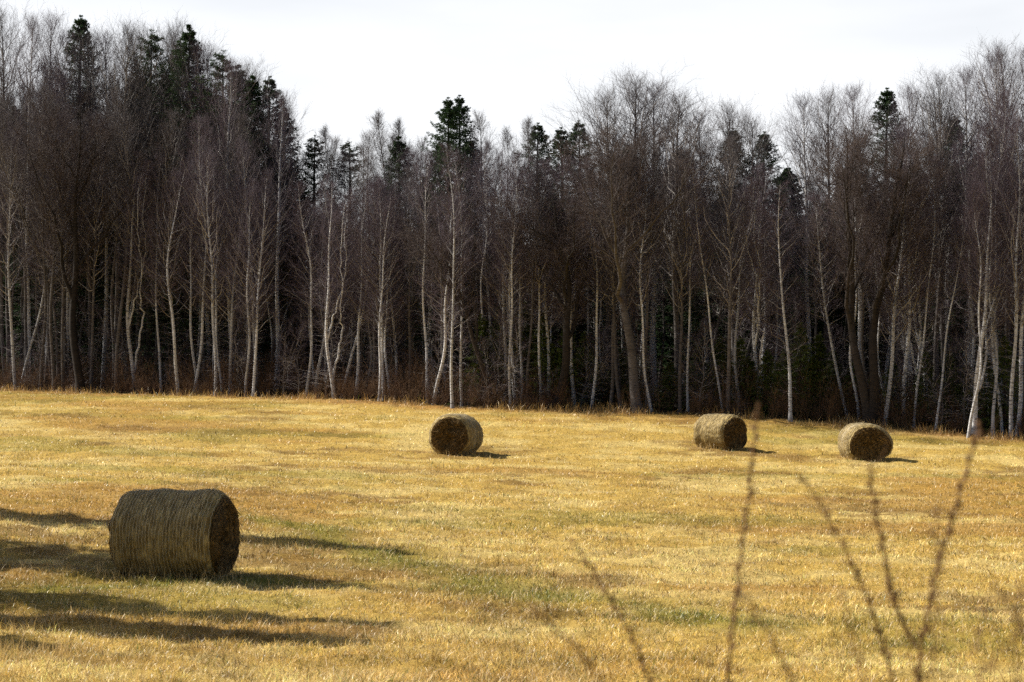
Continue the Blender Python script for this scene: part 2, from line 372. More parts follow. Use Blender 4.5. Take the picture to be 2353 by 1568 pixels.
def make_broad(H=13.5, r0=.17, fork=.3, nl=6, spread=.42, bark=M_DARK, twig=M_TWIGD, wide=1.0, rtw=.0048):
    P, R = trunk_path(H * .95, r0, bend=.55)
    PL, RL = spawn(P, R, nl, fork, .8, lambda t, l: H * (1.0 - t) * .78, spread, .14, 12, .014, .05, taper=.95)
    k_ = (H * .93 - PL[:, 0, 2]) / np.maximum(PL[:, :, 2].max(1) - PL[:, 0, 2], .1); PL = PL[:, :1] + (PL - PL[:, :1]) * np.minimum(k_, 1)[:, None, None]
    tc = [(*tubes(P, R, 9), 0), (*tubes(PL, RL, 7), 0)]
    A = [(P, R, 28, .35), (PL, RL, 22, .2)]; c = []; s2 = []
    for p, r, n_, t0 in A:
        P1, R1 = spawn(p, r, n_, t0, .99, lambda t, l: wide * (1.75 - 1.15 * t), .8, .28, 6, .011, .08); c.append((*tubes(P1, R1, 4), 1)); s2.append((P1, R1))
    for P1, R1 in s2:
        P2, R2 = spawn(P1, R1, 7, .2, .98, lambda t, l: (.5 - .25 * t) * l + .1, .65, .15, 4, .009, .1, rmin=.004)
        P3, R3 = spawn(P2, R2, 8, .1, 1.0, lambda t, l: .16 + .4 * l * (1 - .3 * t), .65, .06, 3, .01, .1, rmin=rtw)
        c += [(*tubes(P2, R2, 3), 0), (*tubes(P3, R3, 3), 0)]
    return dict(H=H, trunk=(tc, [bark]), crown=(c, [twig, bark]))
def make_spruce(H=14.0, r0=.16, width=2.0, low=.06, nwh=44, droop=.35, needle=M_NEEDLE, gap=.0, dens=1):
    P, R = trunk_path(H, r0, bend=.06)
    tc = [(*tubes(P, R, 8), 0)]
    lv = 1 - (1 - low) * ((np.arange(nwh) + .35) / nwh) ** 1.2; lv = low + (lv - low) ** 1.0; nb = 7
    P1 = []; R1 = []
    for li, t_ in enumerate(lv):
        m = nb if li > 2 else 5
        az = rng.uniform(0, 2 * PI) + np.arange(m) * 2 * PI / m + rng.normal(0, .18, m)
        t = np.clip(t_ + rng.normal(0, .22 * (1 - low) / nwh, m), low * .8, .997); u = (1 - t) / (1 - low)
        L = (np.minimum(width * u ** .62, (.34 * (1 - t) * H) if droop > 0 else width * u ** .5) * (1 - gap * rng.random(m)) + .03) * rng.uniform(.6, 1.15, m)
        q = np.linspace(0, 1, 6)[None, :, None]; dv = np.stack([np.cos(az), np.sin(az), np.zeros(m)], -1)
        rise = ((.75 - 1.0 * np.minimum(u * 3.2, 1)) if droop > 0 else .35 + 0 * u)[:, None]
        ctr = np.stack([np.interp(t, np.linspace(0, 1, P.shape[1]), P[0, :, i]) for i in range(3)], -1)
        z = L[:, None] * (rise * q[..., 0] - droop * np.sin(q[..., 0] * PI * .75) * np.minimum(u * 3, 1)[:, None] + .2 * q[..., 0] ** 3)
        Pp = ctr[:, None] + q * L[:, None, None] * dv[:, None]; Pp[:, :, 2] += z
        P1.append(Pp); R1.append(np.maximum(.012 * L, .005)[:, None] * (1 - .8 * q[..., 0]))
    P1 = np.concatenate(P1); R1 = np.concatenate(R1)
    P2, R2 = spawn(P1[8:], R1[8:], 10, .15, 1.0, lambda t, l: .02 + .36 * l * (1 - .6 * t), .75, -.12, 4, .010, .06, rmin=.004)
    def needles(Pp, Rp, m, ln, wd):
        Pn, _ = spawn(Pp, Rp, m, .05, 1.0, lambda t, l: ln + 0 * t, .7, .05, 2, .01)
        n = len(Pn); ax = Pn[:, 1] - Pn[:, 0]; sd = unit(np.cross(ax, rng.normal(0, 1, (n, 3)))) * wd
        V = np.stack([Pn[:, 0], Pn[:, 0] + ax * .5 + sd, Pn[:, 1], Pn[:, 0] + ax * .5 - sd], 1).reshape(-1, 3)
        return V, np.arange(n * 4).reshape(-1, 4), 0
    lead = P[:, -8:]
    c = [(*tubes(P1, R1, 3), 1), needles(P2, R2, 9 * dens, .10, .016 * dens), needles(P1[12:], R1[12:], 10 * dens, .10, .015 * dens), needles(P1[:12], R1[:12], 14, .06, .010), needles(lead, R[:, -8:], 120, .06, .008)]
    return dict(H=H, trunk=(tc, [M_DARK]), crown=(c, [needle, M_DARK]))
TEMPLATES = {
    'birch': [make_birch(), make_birch(width=1.6, crown0=.38, r0=.075), make_birch(width=2.2, crown0=.28, r0=.1, nprim=60), make_birch(width=1.5, crown0=.42, bend=.5, r0=.075), make_birch(width=1.8, crown0=.33, bend=.6), make_birch(width=1.3, crown0=.45, r0=.065, nprim=46), make_birch(width=1.5, fork=1, bend=.5), make_birch(width=1.35, fork=2, crown0=.36, bend=.4, r0=.1), make_birch(width=1.5, crown0=.22, up=.2, ang0=1.15, ang1=.6, bend=.6), make_birch(width=1.2, crown0=.55, bend=.8, r0=.07, up=.8)],
    'grey': [make_birch(bark=M_GREY, twig=M_TWIGG, limb=M_LIMB, width=1.5, crown0=.4, up=.75, ang0=.75), make_birch(bark=M_GREY, twig=M_TWIGG, limb=M_LIMB, width=1.8, crown0=.36, up=.8, r0=.095, ang0=.75), make_birch(bark=M_GREY, twig=M_TWIG, width=1.7, crown0=.34, up=.6, r0=.085, bend=.5), make_birch(bark=M_GREY, twig=M_TWIGG, limb=M_LIMB, width=1.3, crown0=.5, up=.8, r0=.075, ang0=.7), make_birch(bark=M_GREY, twig=M_TWIGG, limb=M_LIMB, width=1.3, crown0=.4, fork=1, up=.8, ang0=.7), make_birch(bark=M_GREY, twig=M_TWIGG, width=1.4, crown0=.45, up=.3, bend=.7, r0=.1)],
    'tall': [make_birch(H=16, width=2.6, crown0=.42, r0=.15, nprim=70, up=.75, ang0=.8, bark=M_GREY, twig=M_TWIGG, dome=1.0), make_birch(H=16, width=2.2, crown0=.4, r0=.14, nprim=66, up=.8, ang0=.8, bark=M_BIRCH, twig=M_TWIG, dome=1.0)],
    'sapling': [make_birch(H=5, r0=.03, crown0=.12, width=.9, nprim=30, nsec=5, ntw=5, bend=.3, bark=M_GREY, rtw=.003), make_birch(H=5, r0=.028, crown0=.15, width=.7, nprim=26, nsec=5, ntw=5, bend=.4, bark=M_GREY, fork=1, rtw=.003)],
    'broad': [make_broad(), make_broad(nl=5, spread=.5, fork=.25), make_broad(nl=7, spread=.36, fork=.35, bark=M_GREY, twig=M_TWIGD)],
    'spruce': [make_spruce(width=2.3), make_spruce(width=2.1, droop=.28, nwh=40), make_spruce(width=2.6, gap=.3, droop=.3, nwh=42)],
    'dense': [make_spruce(H=15, width=1.9, dens=2, nwh=54, droop=.3)],
    'young': [make_spruce(H=5, width=1.35, r0=.06, nwh=18, low=.02, droop=.15, needle=M_NEEDLEY), make_spruce(H=5, width=1.6, r0=.06, nwh=16, low=.02, droop=.1, gap=.4, needle=M_NEEDLEY)],
    'pine': [make_spruce(H=15, width=1.9, r0=.17, nwh=22, low=.45, droop=-.1, gap=.55), make_spruce(H=15, width=2.2, r0=.17, nwh=18, low=.5, droop=-.15, gap=.6)],
}
NAMES = {'dense': 'spruce_tree', 'sapling': 'bare_sapling', 'birch': 'birch_tree', 'grey': 'bare_tree', 'tall': 'tall_birch_tree', 'broad': 'bare_tree', 'spruce': 'spruce_tree', 'young': 'young_spruce_tree', 'pine': 'pine_tree'}
CATS = {'dense': 'spruce', 'sapling': 'sapling', 'birch': 'birch', 'grey': 'tree', 'tall': 'birch', 'broad': 'tree', 'spruce': 'spruce', 'young': 'spruce', 'pine': 'pine'}
def place(kind, x, y, H, label, group, lean=(0, 0), wid=1.0, var=None, spin=None, sink=.06):
    if kind in ('birch', 'grey', 'tall', 'broad'): H *= .965
    T = TEMPLATES[kind]; t = T[rng.integers(len(T)) if var is None else var]
    root = empty(NAMES[kind], (x, y, gz(x, y) - sink)); tag(root, label, CATS[kind], group)
    d = Vector((lean[0], lean[1], 1)).normalized()
    q = Vector((0, 0, 1)).rotation_difference(d) @ Quaternion((0, 0, 1), rng.uniform(0, 2 * PI) if spin is None else spin)
    root.rotation_mode = 'QUATERNION'; root.rotation_quaternion = q
    s = H / t['H']; sw = wid * (.55 * s + .45); root.scale = (sw, sw, s)
    for part in ('trunk', 'crown'):
        if part not in t.get('done', {}):
            o = build(part, *t[part], parent=root); t.setdefault('done', {})[part] = o
        else:
            o = t['done'][part].copy(); C.objects.link(o); o.parent = root
    return root
def px_of(x, y, z):
    p = np.array([x, y, z]) - CAM; c_ = math.cos(PITCH); s_ = math.sin(PITCH)
    dep = p[1] * c_ + p[2] * s_; upv = -p[1] * s_ + p[2] * c_
    return CX + F * p[0] / dep, CY - F * upv / dep
def height_for(x, y, py):   # height that brings a tree at (x, y) up to the photograph row py
    return at(CX, py, y)[2] - gz(x, y)
MASS = ([-200, 0, 150, 300, 450, 560, 640, 720, 900, 1000, 1100, 1200, 1350, 1420, 1560, 1640, 1750, 1830, 1950, 2050, 2180, 2250, 2353, 2550],
        [120, 125, 125, 120, 190, 275, 360, 385, 390, 330, 310, 345, 345, 260, 265, 340, 350, 310, 300, 290, 300, 225, 200, 200])
def mass(px): return np.interp(px, *MASS)
def edge_d(px): return np.interp(px, EDGE_PX, EDGE_D)

# front trunks along the wood's edge: photo column, lean (photo px over the whole height), kind, top row (None: under the canopy line)
FRONT = [(37, -12, 'birch', None), (46, 95, 'birch', 380), (93, 8, 'grey', None), (125, -5, 'grey', None), (146, 5, 'grey', None), (187, 0, 'broad', 180), (209, 10, 'grey', None), (268, -8, 'grey', None),
 (311, 0, 'birch', 330), (371, -4, 'birch', 325), (411, 22, 'birch', 360), (445, 6, 'birch', 250), (455, 14, 'birch', 300), (495, -25, 'birch', 330), (512, 22, 'birch', 420), (530, 35, 'birch', 390), (564, 18, 'birch', 400), (582, 30, 'birch', 380),
 (704, -25, 'birch', 400), (726, 18, 'birch', 385), (769, -10, 'birch', 400), (785, 95, 'birch', 390), (816, 25, 'birch', 400), (851, 8, 'grey', 385), (871, 25, 'birch', 430), (883, -12, 'birch', 400), (895, 15, 'birch', 410),
 (983, 0, 'birch', 330), (997, 55, 'birch', 420), (1040, -18, 'birch', 310), (1062, -22, 'birch', 320), (1076, 42, 'birch', 305), (1161, -12, 'birch', 340), (1173, 16, 'birch', 330), (1185, -5, 'birch', 380), (1197, 18, 'birch', 345), (1211, 30, 'grey', 370),
 (1243, 8, 'birch', 350), (1261, -10, 'birch', 355), (1276, -16, 'broad', 400), (1320, -22, 'birch', 350), (1358, -18, 'birch', 345), (1402, 5, 'grey', 340), (1428, -15, 'grey', 330), (1466, 0, 'broad', 245), (1486, 26, 'grey', 330), (1497, -6, 'birch', 360),
 (1562, 8, 'grey', 330), (1581, -10, 'birch', 350), (1661, -78, 'birch', 330), (1671, 12, 'grey', 300), (1697, 60, 'birch', 360), (1744, 18, 'birch', 370), (1816, -22, 'birch', 400), (1949, -78, 'birch', 420), (1973, 22, 'birch', 380), (1996, -60, 'broad', 225), (2003, 80, 'broad', 240),
 (2032, 70, 'birch', 330), (2076, 15, 'birch', 260), (2099, 48, 'birch', 330), (2149, 95, 'birch', 420), (2224, 18, 'birch', 400), (2237, 45, 'birch', 330), (2281, -10, 'birch', 260), (2302, 12, 'birch', 190), (2323, 24, 'birch', 240), (2336, 30, 'birch', 300)]
MARKS = [(45, 'the left picture edge'), (397, 'the near shaded bale'), (1047, 'the middle bale'), (1655, 'the netted bale near the wood'), (1990, 'the right-hand bale'), (2345, 'the right picture edge')]
ORD = ['first', 'second', 'third', 'fourth', 'fifth', 'sixth', 'seventh', 'eighth', 'ninth', 'tenth', 'eleventh', 'twelfth', 'thirteenth', 'fourteenth', 'fifteenth', 'sixteenth', 'seventeenth', 'eighteenth']
def front_labels():
    out = []; cnt = {}
    order = sorted(range(len(FRONT)), key=lambda i: FRONT[i][0])
    lab = {}
    for mi, (mx, mn) in enumerate(MARKS):
        mine = [i for i in order if min(range(len(MARKS)), key=lambda k: abs(MARKS[k][0] - FRONT[i][0])) == mi]
        L = [i for i in mine if FRONT[i][0] < mx][::-1]; Rr = [i for i in mine if FRONT[i][0] >= mx]
        for side, seq in (('left of', L), ('right of', Rr)):
            for n_, i in enumerate(seq):
                px, ln, kd, tp = FRONT[i]
                look = {'birch': 'birch', 'grey': 'grey tree', 'broad': 'dark tree'}[kd]
                tilt = 'leaning right' if ln > 40 else 'leaning left' if ln < -40 else 'upright'
                lab[i] = '%s %s at wood edge, %s %s %s' % (tilt, look, ORD[n_], side, mn)
    return lab
LAB = front_labels()
for i, (px, ln, kd, tp) in enumerate(FRONT):
    D = edge_d(px) + rng.uniform(.1, 1.6); X = (px - CX) / F * D
    if px > 2210 and px < 2230: D = edge_d(px) - .6
    if px in (1996, 2003, 1466, 187): D = edge_d(px) - .2
    if px in (1040, 1816): D = edge_d(px) - .8
    X = (px - CX) / F * D
    top = mass(px) + rng.uniform(40, 150) if tp is None else tp
    H = height_for(X, D, top)
    wd = rng.uniform(.85, 1.15) * (1.35 if kd == 'broad' else 1)
    place(kd, X, D, H, LAB[i], 'trees along the front edge of the wood', lean=((ln / F * D) / H, rng.normal(0, .015)), wid=wd)
# the dark leaning trunk right of the middle clump
D = edge_d(1135) + .8; X = (1135 - CX) / F * D
place('broad', X, D, height_for(X, D, 430), 'short dark trunk leaning hard left behind the middle bale', 'trees along the front edge of the wood', lean=(-.33, 0), var=1, wid=.95)

# taller crowns that break the skyline
SKY = [(20, 12), (62, 30), (112, 22), (265, 52), (372, 52), (480, 92), (562, 140), (668, 215), (700, 325), (738, 300), (760, 275), (785, 325), (828, 318), (850, 290), (880, 240), (903, 292), (921, 258), (942, 318), (962, 300), (1010, 300), (1110, 240), (1150, 278), (1215, 255), (1395, 205), (1450, 166), (1505, 182), (1562, 212), (1632, 248), (1690, 234), (1732, 262), (1858, 212), (1892, 206),
       (1985, 188), (2090, 190), (2142, 165), (2172, 215), (2236, 145), (2272, 106), (2312, 100), (2349, 95)]
SKY = sorted(SKY + [(150, 62), (212, 72), (238, 66), (322, 62), (412, 78), (452, 95), (532, 128), (602, 168), (634, 205)])
WHERE = lambda px: ('above the tall left wood' if px < 400 else 'on the slope of the skyline' if px < 700 else 'over the low middle skyline' if px < 1300 else 'in the round central dome' if px < 1600 else 'right of the central dome' if px < 1800 else 'over the right-hand wood' if px < 2200 else 'in the tall right corner')
cnt = {}
for px, py in SKY:
    D = edge_d(px) + rng.uniform(4, 10); X = (px - CX) / F * D
    wv = WHERE(px); cnt[wv] = cnt.get(wv, 0) + 1
    place('tall' if px > 1300 or px < 650 else 'grey', X, D, height_for(X, D, py), 'tall pale-twigged bare tree %s, %s from the left there' % (wv, ORD[cnt[wv] - 1]), 'tall bare trees breaking the skyline', var=rng.integers(2 if px > 1300 or px < 650 else 4), lean=(rng.normal(0, .02), 0), wid=1.25 if 1380 < px < 1600 else .95)

# conifers whose tops show
CON = [(181, 34, 'spruce', 'pointed dark spruce rising at the far left skyline'), (345, 66, 'pine', 'round-topped pine left of the tallest left spruce'), (432, 56, 'spruce', 'tallest dark green spruce above the near bale'), (405, 100, 'pine', 'ragged pine tucked against the tallest left spruce'),
       (510, 112, 'pine', 'open-crowned pine where the left wood starts to drop'), (545, 148, 'spruce', 'slim spruce spire upper of the trio on the descending skyline'), (578, 172, 'spruce', 'middle spruce spire of the trio on the descending skyline'), (618, 174, 'spruce', 'lowest spruce spire of the trio on the descending skyline'), (650, 245, 'spruce', 'dark spruce at the foot of the descending skyline'),
       (722, 308, 'pine', 'bushy dark pine in the low dip of the skyline'), (802, 322, 'pine', 'small dark pine right of the skyline dip'), (915, 312, 'spruce', 'thin spruce poking out left of the twin spruces'),
       (1030, 222, 'spruce', 'left one of twin spruces above the middle bale'), (1056, 217, 'spruce', 'right one of twin spruces above the middle bale'), (1236, 280, 'spruce', 'leftmost of three small spruce tips at mid skyline'), (1290, 291, 'spruce', 'middle one of three small spruce tips at mid skyline'), (1331, 275, 'spruce', 'rightmost of three small spruce tips at mid skyline'),
       (1685, 292, 'spruce', 'spruce tip showing left of the right-hand dip'), (1757, 300, 'spruce', 'spruce tip showing in the right-hand dip'), (2041, 200, 'spruce', 'spruce spire among bare crowns above the right-hand bale'), (2196, 265, 'spruce', 'dark spruce top just left of the tall right corner')]
BANK = [(300, 135), (332, 118), (378, 128), (455, 140), (474, 165), (495, 175), (528, 205), (560, 235), (592, 255), (630, 290), (668, 330), (545, 300), (480, 260), (430, 230), (1010, 290), (1080, 280), (690, 380)]
for px, py, kd, lab in CON:
    D = edge_d(px) + rng.uniform(7, 11); X = (px - CX) / F * D
    place(kd, X, D, height_for(X, D, py), lab, 'conifers showing above the bare wood', wid=1.4)

for n_, (px, py) in enumerate(BANK):
    D = edge_d(px) + rng.uniform(8, 13); X = (px - CX) / F * D; py += 35
    place('pine' if n_ % 3 == 1 else 'spruce', X, D, height_for(X, D, py), 'dark conifer in the bank massed behind bare trees below the skyline', 'conifers massed behind the bare trees', wid=1.3)

# young spruces in the understorey
YOUNG = [(1120, 790), (1180, 780), (1230, 770), (1275, 800), (1380, 830), (1460, 850), (1540, 830), (1655, 770), (1800, 800), (1960, 830), (2090, 850), (2220, 830), (1105, 720), (1150, 700), (1205, 690), (1250, 715), (1300, 730), (1345, 760), (1425, 800), (1600, 790), (1630, 830), (1700, 770), (1725, 820), (1765, 800), (1842, 740), (1868, 820), (1885, 760), (1912, 800), (1925, 850), (2015, 820), (2052, 830), (2125, 800), (2180, 810), (2265, 800), (2310, 770), (2340, 830)]
for n_, (px, py) in enumerate(YOUNG):
    D = edge_d(px) + rng.uniform(1.2, 4.5); X = (px - CX) / F * D
    front = px in (1105, 1180, 1250, 1300, 1655, 1725, 1842, 1868, 1885, 1925, 2052, 2125, 2310)
    if front: D = edge_d(px) + 1.6; X = (px - CX) / F * D
    place('young', X, D, height_for(X, D, py), 'low green spruce growing under bare trunks inside the wood', 'young spruces under the bare trees', wid=1.1)

# the depth of the wood
R2 = np.random.default_rng(11)
for n_ in range(196):
    px = R2.uniform(-260, 2610); D = edge_d(px) + 1.6 + 17 * R2.random() ** 1.1; X = (px - CX) / F * D
    kd = 'grey' if (R2.random() < (.8 if px < 430 else .3)) else 'birch'
    top = mass(px) + R2.uniform(-15, 190) * (.7 if px < 640 else 1)
    lab = {'grey': 'grey-barked bare tree crowded inside the wood behind the front trunks', 'birch': 'bare white-barked birch crowded inside the wood behind the front trunks'}[kd]
    place(kd, X, D, height_for(X, D, top), lab, {'grey': 'grey trees inside the wood', 'birch': 'birches inside the wood'}[kd], lean=(R2.normal(0, .05), R2.normal(0, .03)), wid=R2.uniform(.8, 1.15))
for n_ in range(112):
    px = -320 + 2990 * (n_ % 56 + R2.random()) / 56; D = edge_d(px) + (R2.uniform(12, 20) if n_ < 56 else R2.uniform(21, 32)); X = (px - CX) / F * D
    top = mass(px) + R2.uniform(60, 300)
    place('dense', X, D, height_for(X, D, top), 'dark spruce deep in the wood, mostly hidden by bare trees', 'dark spruces deep in the wood', wid=R2.uniform(1.1, 1.5))

for n_ in range(64):
    px = -60 + 2480 * (n_ + R2.random()) / 64; D = edge_d(px) + R2.uniform(.2, 4); X = (px - CX) / F * D
    place('sapling', X, D, R2.uniform(1.6, 5.2), 'thin leafless sapling among the brush at the foot of the front trunks', 'saplings along the foot of the wood', lean=(R2.normal(0, .1), R2.normal(0, .06)), wid=R2.uniform(.9, 1.4))

# ------------------------------------------------------------------ undergrowth at the wood's edge
def undergrowth():
    n = 3400; px = rng.uniform(-250, 2600, n); D = edge_d(px) + rng.uniform(-.1, 1, n) ** 1 * 4.2 ; X = (px - CX) / F * D
    dens = fbm(X / 1.6, D / 1.6, 201, 2); k = dens > .36; X, D, dens = X[k], D[k], dens[k]; n = len(X)
    Z = ground(X, D)
    P = np.repeat(np.stack([X, D, Z - .03], -1)[:, None], 5, 1); hh = (.22 + 1.25 * rng.random(n) ** 2) * (.5 + dens)
    s = np.linspace(0, 1, 5); P[:, :, 2] += s[None] * hh[:, None]
    P[:, :, :2] += (rng.normal(0, .28, (n, 1, 2)) * (s ** 1.5)[None, :, None]) * hh[:, None, None]
    R = (.008 * (1 - .8 * s))[None] * np.ones((n, 1))
    P1, R1 = spawn(P, R, 7, .05, 1, lambda t, l: .22 + .35 * l * (1 - .4 * t), .6, .15, 4, .012, .1, rmin=.004)
    P2, R2_ = spawn(P1, R1, 6, .1, 1, lambda t, l: .1 + .4 * l, .6, .05, 3, .012, .1, rmin=.0038)
    m, nt, b = mat('brush_twig', .85, .15)
    nt.links.new(ramp(nt, noise(nt, .7, detail=3), [(.3, (.10, .055, .04)), (.55, (.15, .095, .055)), (.75, (.085, .05, .045))]), b.inputs['Base Color'])
    o = build('undergrowth', [(*tubes(P, R, 3), 0), (*tubes(P1, R1, 3), 0), (*tubes(P2, R2_, 3), 0)], [m])
    tag(o, 'reddish brown leafless brush along the foot of the wood', 'undergrowth', kind='stuff')
undergrowth()

# ------------------------------------------------------------------ hay bales
def hay_mat(name, a, bcol, scale=(14, 60, 60), bmp=.9):
    m, nt, b = mat(name, .85, .15)
    nz = noise(nt, 1.0, stretch=scale, detail=7, rough=.7); n2 = noise(nt, 3.0, detail=3)
    c = ramp(nt, nz, [(.3, tuple(.5 * v for v in a)), (.46, a), (.62, bcol)])
    c = mixc(nt, ramp(nt, n2, [(.45, (.0, .0, .0)), (.75, (.5, .5, .5))]), c, tuple(.5 * v for v in a))
    nt.links.new(c, b.inputs['Base Color']); bump(nt, b, nz, bmp, .03); return m
M_ROLL = hay_mat('hay_side', (.205, .145, .05), (.50, .385, .16), (20, 5, 5), .4)
M_END = hay_mat('hay_end', (.075, .045, .015), (.15, .094, .031), (14, 16, 16))
def straw_mat(name, lo_, hi_):
    m, nt, b = mat(name, .7, .25); tc = N(nt, 'ShaderNodeTexCoord'); wn = N(nt, 'ShaderNodeTexWhiteNoise')
    mp = N(nt, 'ShaderNodeVectorMath', operation='SNAP'); mp.inputs[1].default_value = (.05, .05, .05); nt.links.new(tc.outputs['Object'], mp.inputs[0]); nt.links.new(mp.outputs[0], wn.inputs[0])
    nt.links.new(ramp(nt, wn.outputs[0], [(0, lo_), (.75, hi_), (1, tuple(1.5 * v for v in hi_))]), b.inputs['Base Color']); return m
M_STRAW = straw_mat('loose_straw', (.07, .044, .016), (.21, .135, .05))
M_STRAWS = straw_mat('side_straw', (.17, .13, .055), (.46, .37, .19))
M_NET, nt, b = mat('net_string', .5, .4); b.inputs['Base Color'].default_value = (.50, .425, .275, 1)

def bale(label, key, ang, Rr=.64, L=1.25, seed=1, sq=1.04, netted=True):
    px, py, D = BALES[key]; p = at(px, py, D); g = np.random.default_rng(seed)
    yb = p[1] + Rr * .25; root = empty('hay_bale', (p[0], yb, gz(p[0], yb)))
    tag(root, label, 'hay bale', 'round hay bales on the meadow')
    root.rotation_euler = (0, 0, ang)       # local +X is the end that faces the camera
    cz = Rr * .955 - .09
    # outline of the roll along its axis, with soft corners
    nr = 128; xs = np.concatenate([[-L / 2 + .005, -L / 2 + .0, -L / 2 + .03], np.linspace(-L / 2 + .06, L / 2 - .06, 30), [L / 2 - .03, L / 2, L / 2 - .005]])
    def rad(x_, th):
        e = np.clip((np.abs(x_) - (L / 2 - .16)) / .16, 0, 1)
        r = Rr * (1 - .12 * e ** 2.4) + .012 * np.sin(x_ * 9 + seed) + .06 * (vnoise(x_ * 3 + 30, np.cos(th) * 2.2 + 5 * seed, seed) - .5) + .085 * (vnoise(np.cos(th) * 1.3 + 7, np.sin(th) * 1.3 + seed, seed + 4) - .5) + .03 * (vnoise(x_ * 14 + 60, th * 9, seed + 3) - .5)
        return r
    def surf(x_, th, extra=0.0):
        r = rad(x_, th) + extra; yv = r * np.sin(th); zv = r * np.cos(th)
        floor = -Rr * .955; zv = np.where(zv < floor + .0, floor + (zv - floor) * .15, zv); yv = yv * sq * (1 + .05 * np.clip(-zv / Rr, 0, 1))
        return np.stack([x_ + 0 * r, yv, zv + cz], -1)
    th = np.arange(nr) * 2 * PI / nr
    Xg, Tg = np.meshgrid(xs, th, indexing='ij'); V = surf(Xg, Tg).reshape(-1, 3)
    i = np.arange(len(xs) - 1)[:, None] * nr; j = np.arange(nr)[None]; Fq = np.stack([i + j, i + (j + 1) % nr, i + nr + (j + 1) % nr, i + nr + j], -1).reshape(-1, 4)
    n = 260; sx = g.uniform(-L / 2 + .03, L / 2 - .03, n); st = g.uniform(0, 2 * PI, n); k = 5; s_ = np.linspace(-.5, .5, k)[None]
    sk = g.normal(0, .5, n); ln = g.uniform(.08, .22, n)
    lift = .006 + .012 * g.random((n, 1)) + (.10 * g.random((n, 1)) ** 5) * np.clip(s_ + .1, 0, 1) * 2
    PS = surf(np.clip(sx[:, None] + np.sin(sk)[:, None] * ln[:, None] * s_, -L / 2, L / 2), st[:, None] + np.cos(sk)[:, None] * ln[:, None] * s_ / Rr, lift)
    build('roll', [(V, Fq, 0), (*tubes(PS, np.full((n, k), .0026), 3), 1)], [M_ROLL, M_STRAWS], root)
    for sgn in (-1, 1):
        rr = np.linspace(0, 1, 18)
        Rg, Tg = np.meshgrid(rr, th, indexing='ij')
        def endpt(rf, t_, out=0.0):
            e = sgn * (L / 2 - .004); q = surf(np.full(np.shape(rf), e), t_); c0 = np.array([0, 0, cz])
            yz = (q - c0)[..., 1:] * np.asarray(rf)[..., None] + np.array([0, cz])
            dep = -.085 * np.exp(-((np.asarray(rf) * np.sin(t_) + .05) ** 2 + (np.asarray(rf) * np.cos(t_) + .2) ** 2) / .14) + .11 * (fbm(yz[..., 0] * 6 + 20 + seed, yz[..., 1] * 6 + 20, seed + 8, 3) - .5) * np.clip((1 - np.asarray(rf)) * 6, 0, 1) + .02 * np.clip((1 - np.asarray(rf)) * 8, 0, 1)
            return np.concatenate([(e + sgn * (dep + out))[..., None], yz], -1)
        V = endpt(Rg, Tg).reshape(-1, 3); i = np.arange(17)[:, None] * nr
        Fe = np.stack([i + j, i + (j + 1) % nr, i + nr + (j + 1) % nr, i + nr + j], -1).reshape(-1, 4)
        n = 2400 if sgn > 0 else 500; r0 = np.sqrt(g.uniform(.01, .97, n)); t0 = g.uniform(0, 2 * PI, n); ln = g.uniform(.1, .34, n); k = 6; s_ = np.linspace(-.5, .5, k)[None]
        wild = g.random(n) < .22; dr = np.where(wild, g.normal(0, .75, n), g.normal(0, .15, n))
        rf = np.clip(r0[:, None] + dr[:, None] * ln[:, None] * s_ / Rr, .02, .985); tt = t0[:, None] + ln[:, None] * s_ / (Rr * np.maximum(r0, .15))[:, None]
        out = .004 + .022 * g.random((n, 1)) + np.where(wild, .07 * g.random(n) ** 2, 0)[:, None] * (s_ + .5) ** 2
        PS = endpt(rf, tt, out)
        build('end_face', [(V, Fe, 0), (*tubes(PS, np.full((n, k), .0028), 3), 1)], [M_END, M_STRAW], root)
    if netted:
        m_ = 30; kk = 150; t_ = np.arange(kk) * 2 * PI / kk; x0 = np.linspace(-L / 2 + .015, L / 2 - .015, m_) + g.normal(0, .004, m_)
        xx = x0[:, None] + .004 * g.normal(0, 1, (m_, kk)); P = surf(xx, np.repeat(t_[None], m_, 0), 0.013 + .016 * (fbm(xx * 5 + 40, np.repeat(np.cos(t_)[None], m_, 0) * 4 + 9, seed + 21, 2) - .5))
        x1 = (x0[:-1] + x0[1:]) / 2; dx = x0[1] - x0[0]; zz = x1[:, None] + dx * .5 * np.where(np.arange(kk) % 2 == 0, 1, -1)[None]
        P2 = surf(zz, np.repeat(t_[None], m_ - 1, 0), .011)
        build('net_wrap', [(*closed_rings(P, .0038, 4), 0), (*closed_rings(P2, .0014, 3), 0)], [M_NET], root)
    return root
bale('large net-wrapped hay bale in tree shade at the left foreground', 'near', math.radians(-12), Rr=.645, L=1.47, seed=3, sq=1.0)
bale('round hay bale with its dark end facing left, alone in mid field', 'mid', math.radians(-105), Rr=.675, L=1.4, seed=5, sq=1.05)
bale('round hay bale with sunlit netted side, left of the right-hand bale', 'third', math.radians(-49), Rr=.62, L=1.34, seed=8, sq=1.02)
bale('rightmost round hay bale, dark end facing forward and sunlit left flank', 'right', math.radians(-86), Rr=.635, L=1.35, seed=12, sq=1.14)

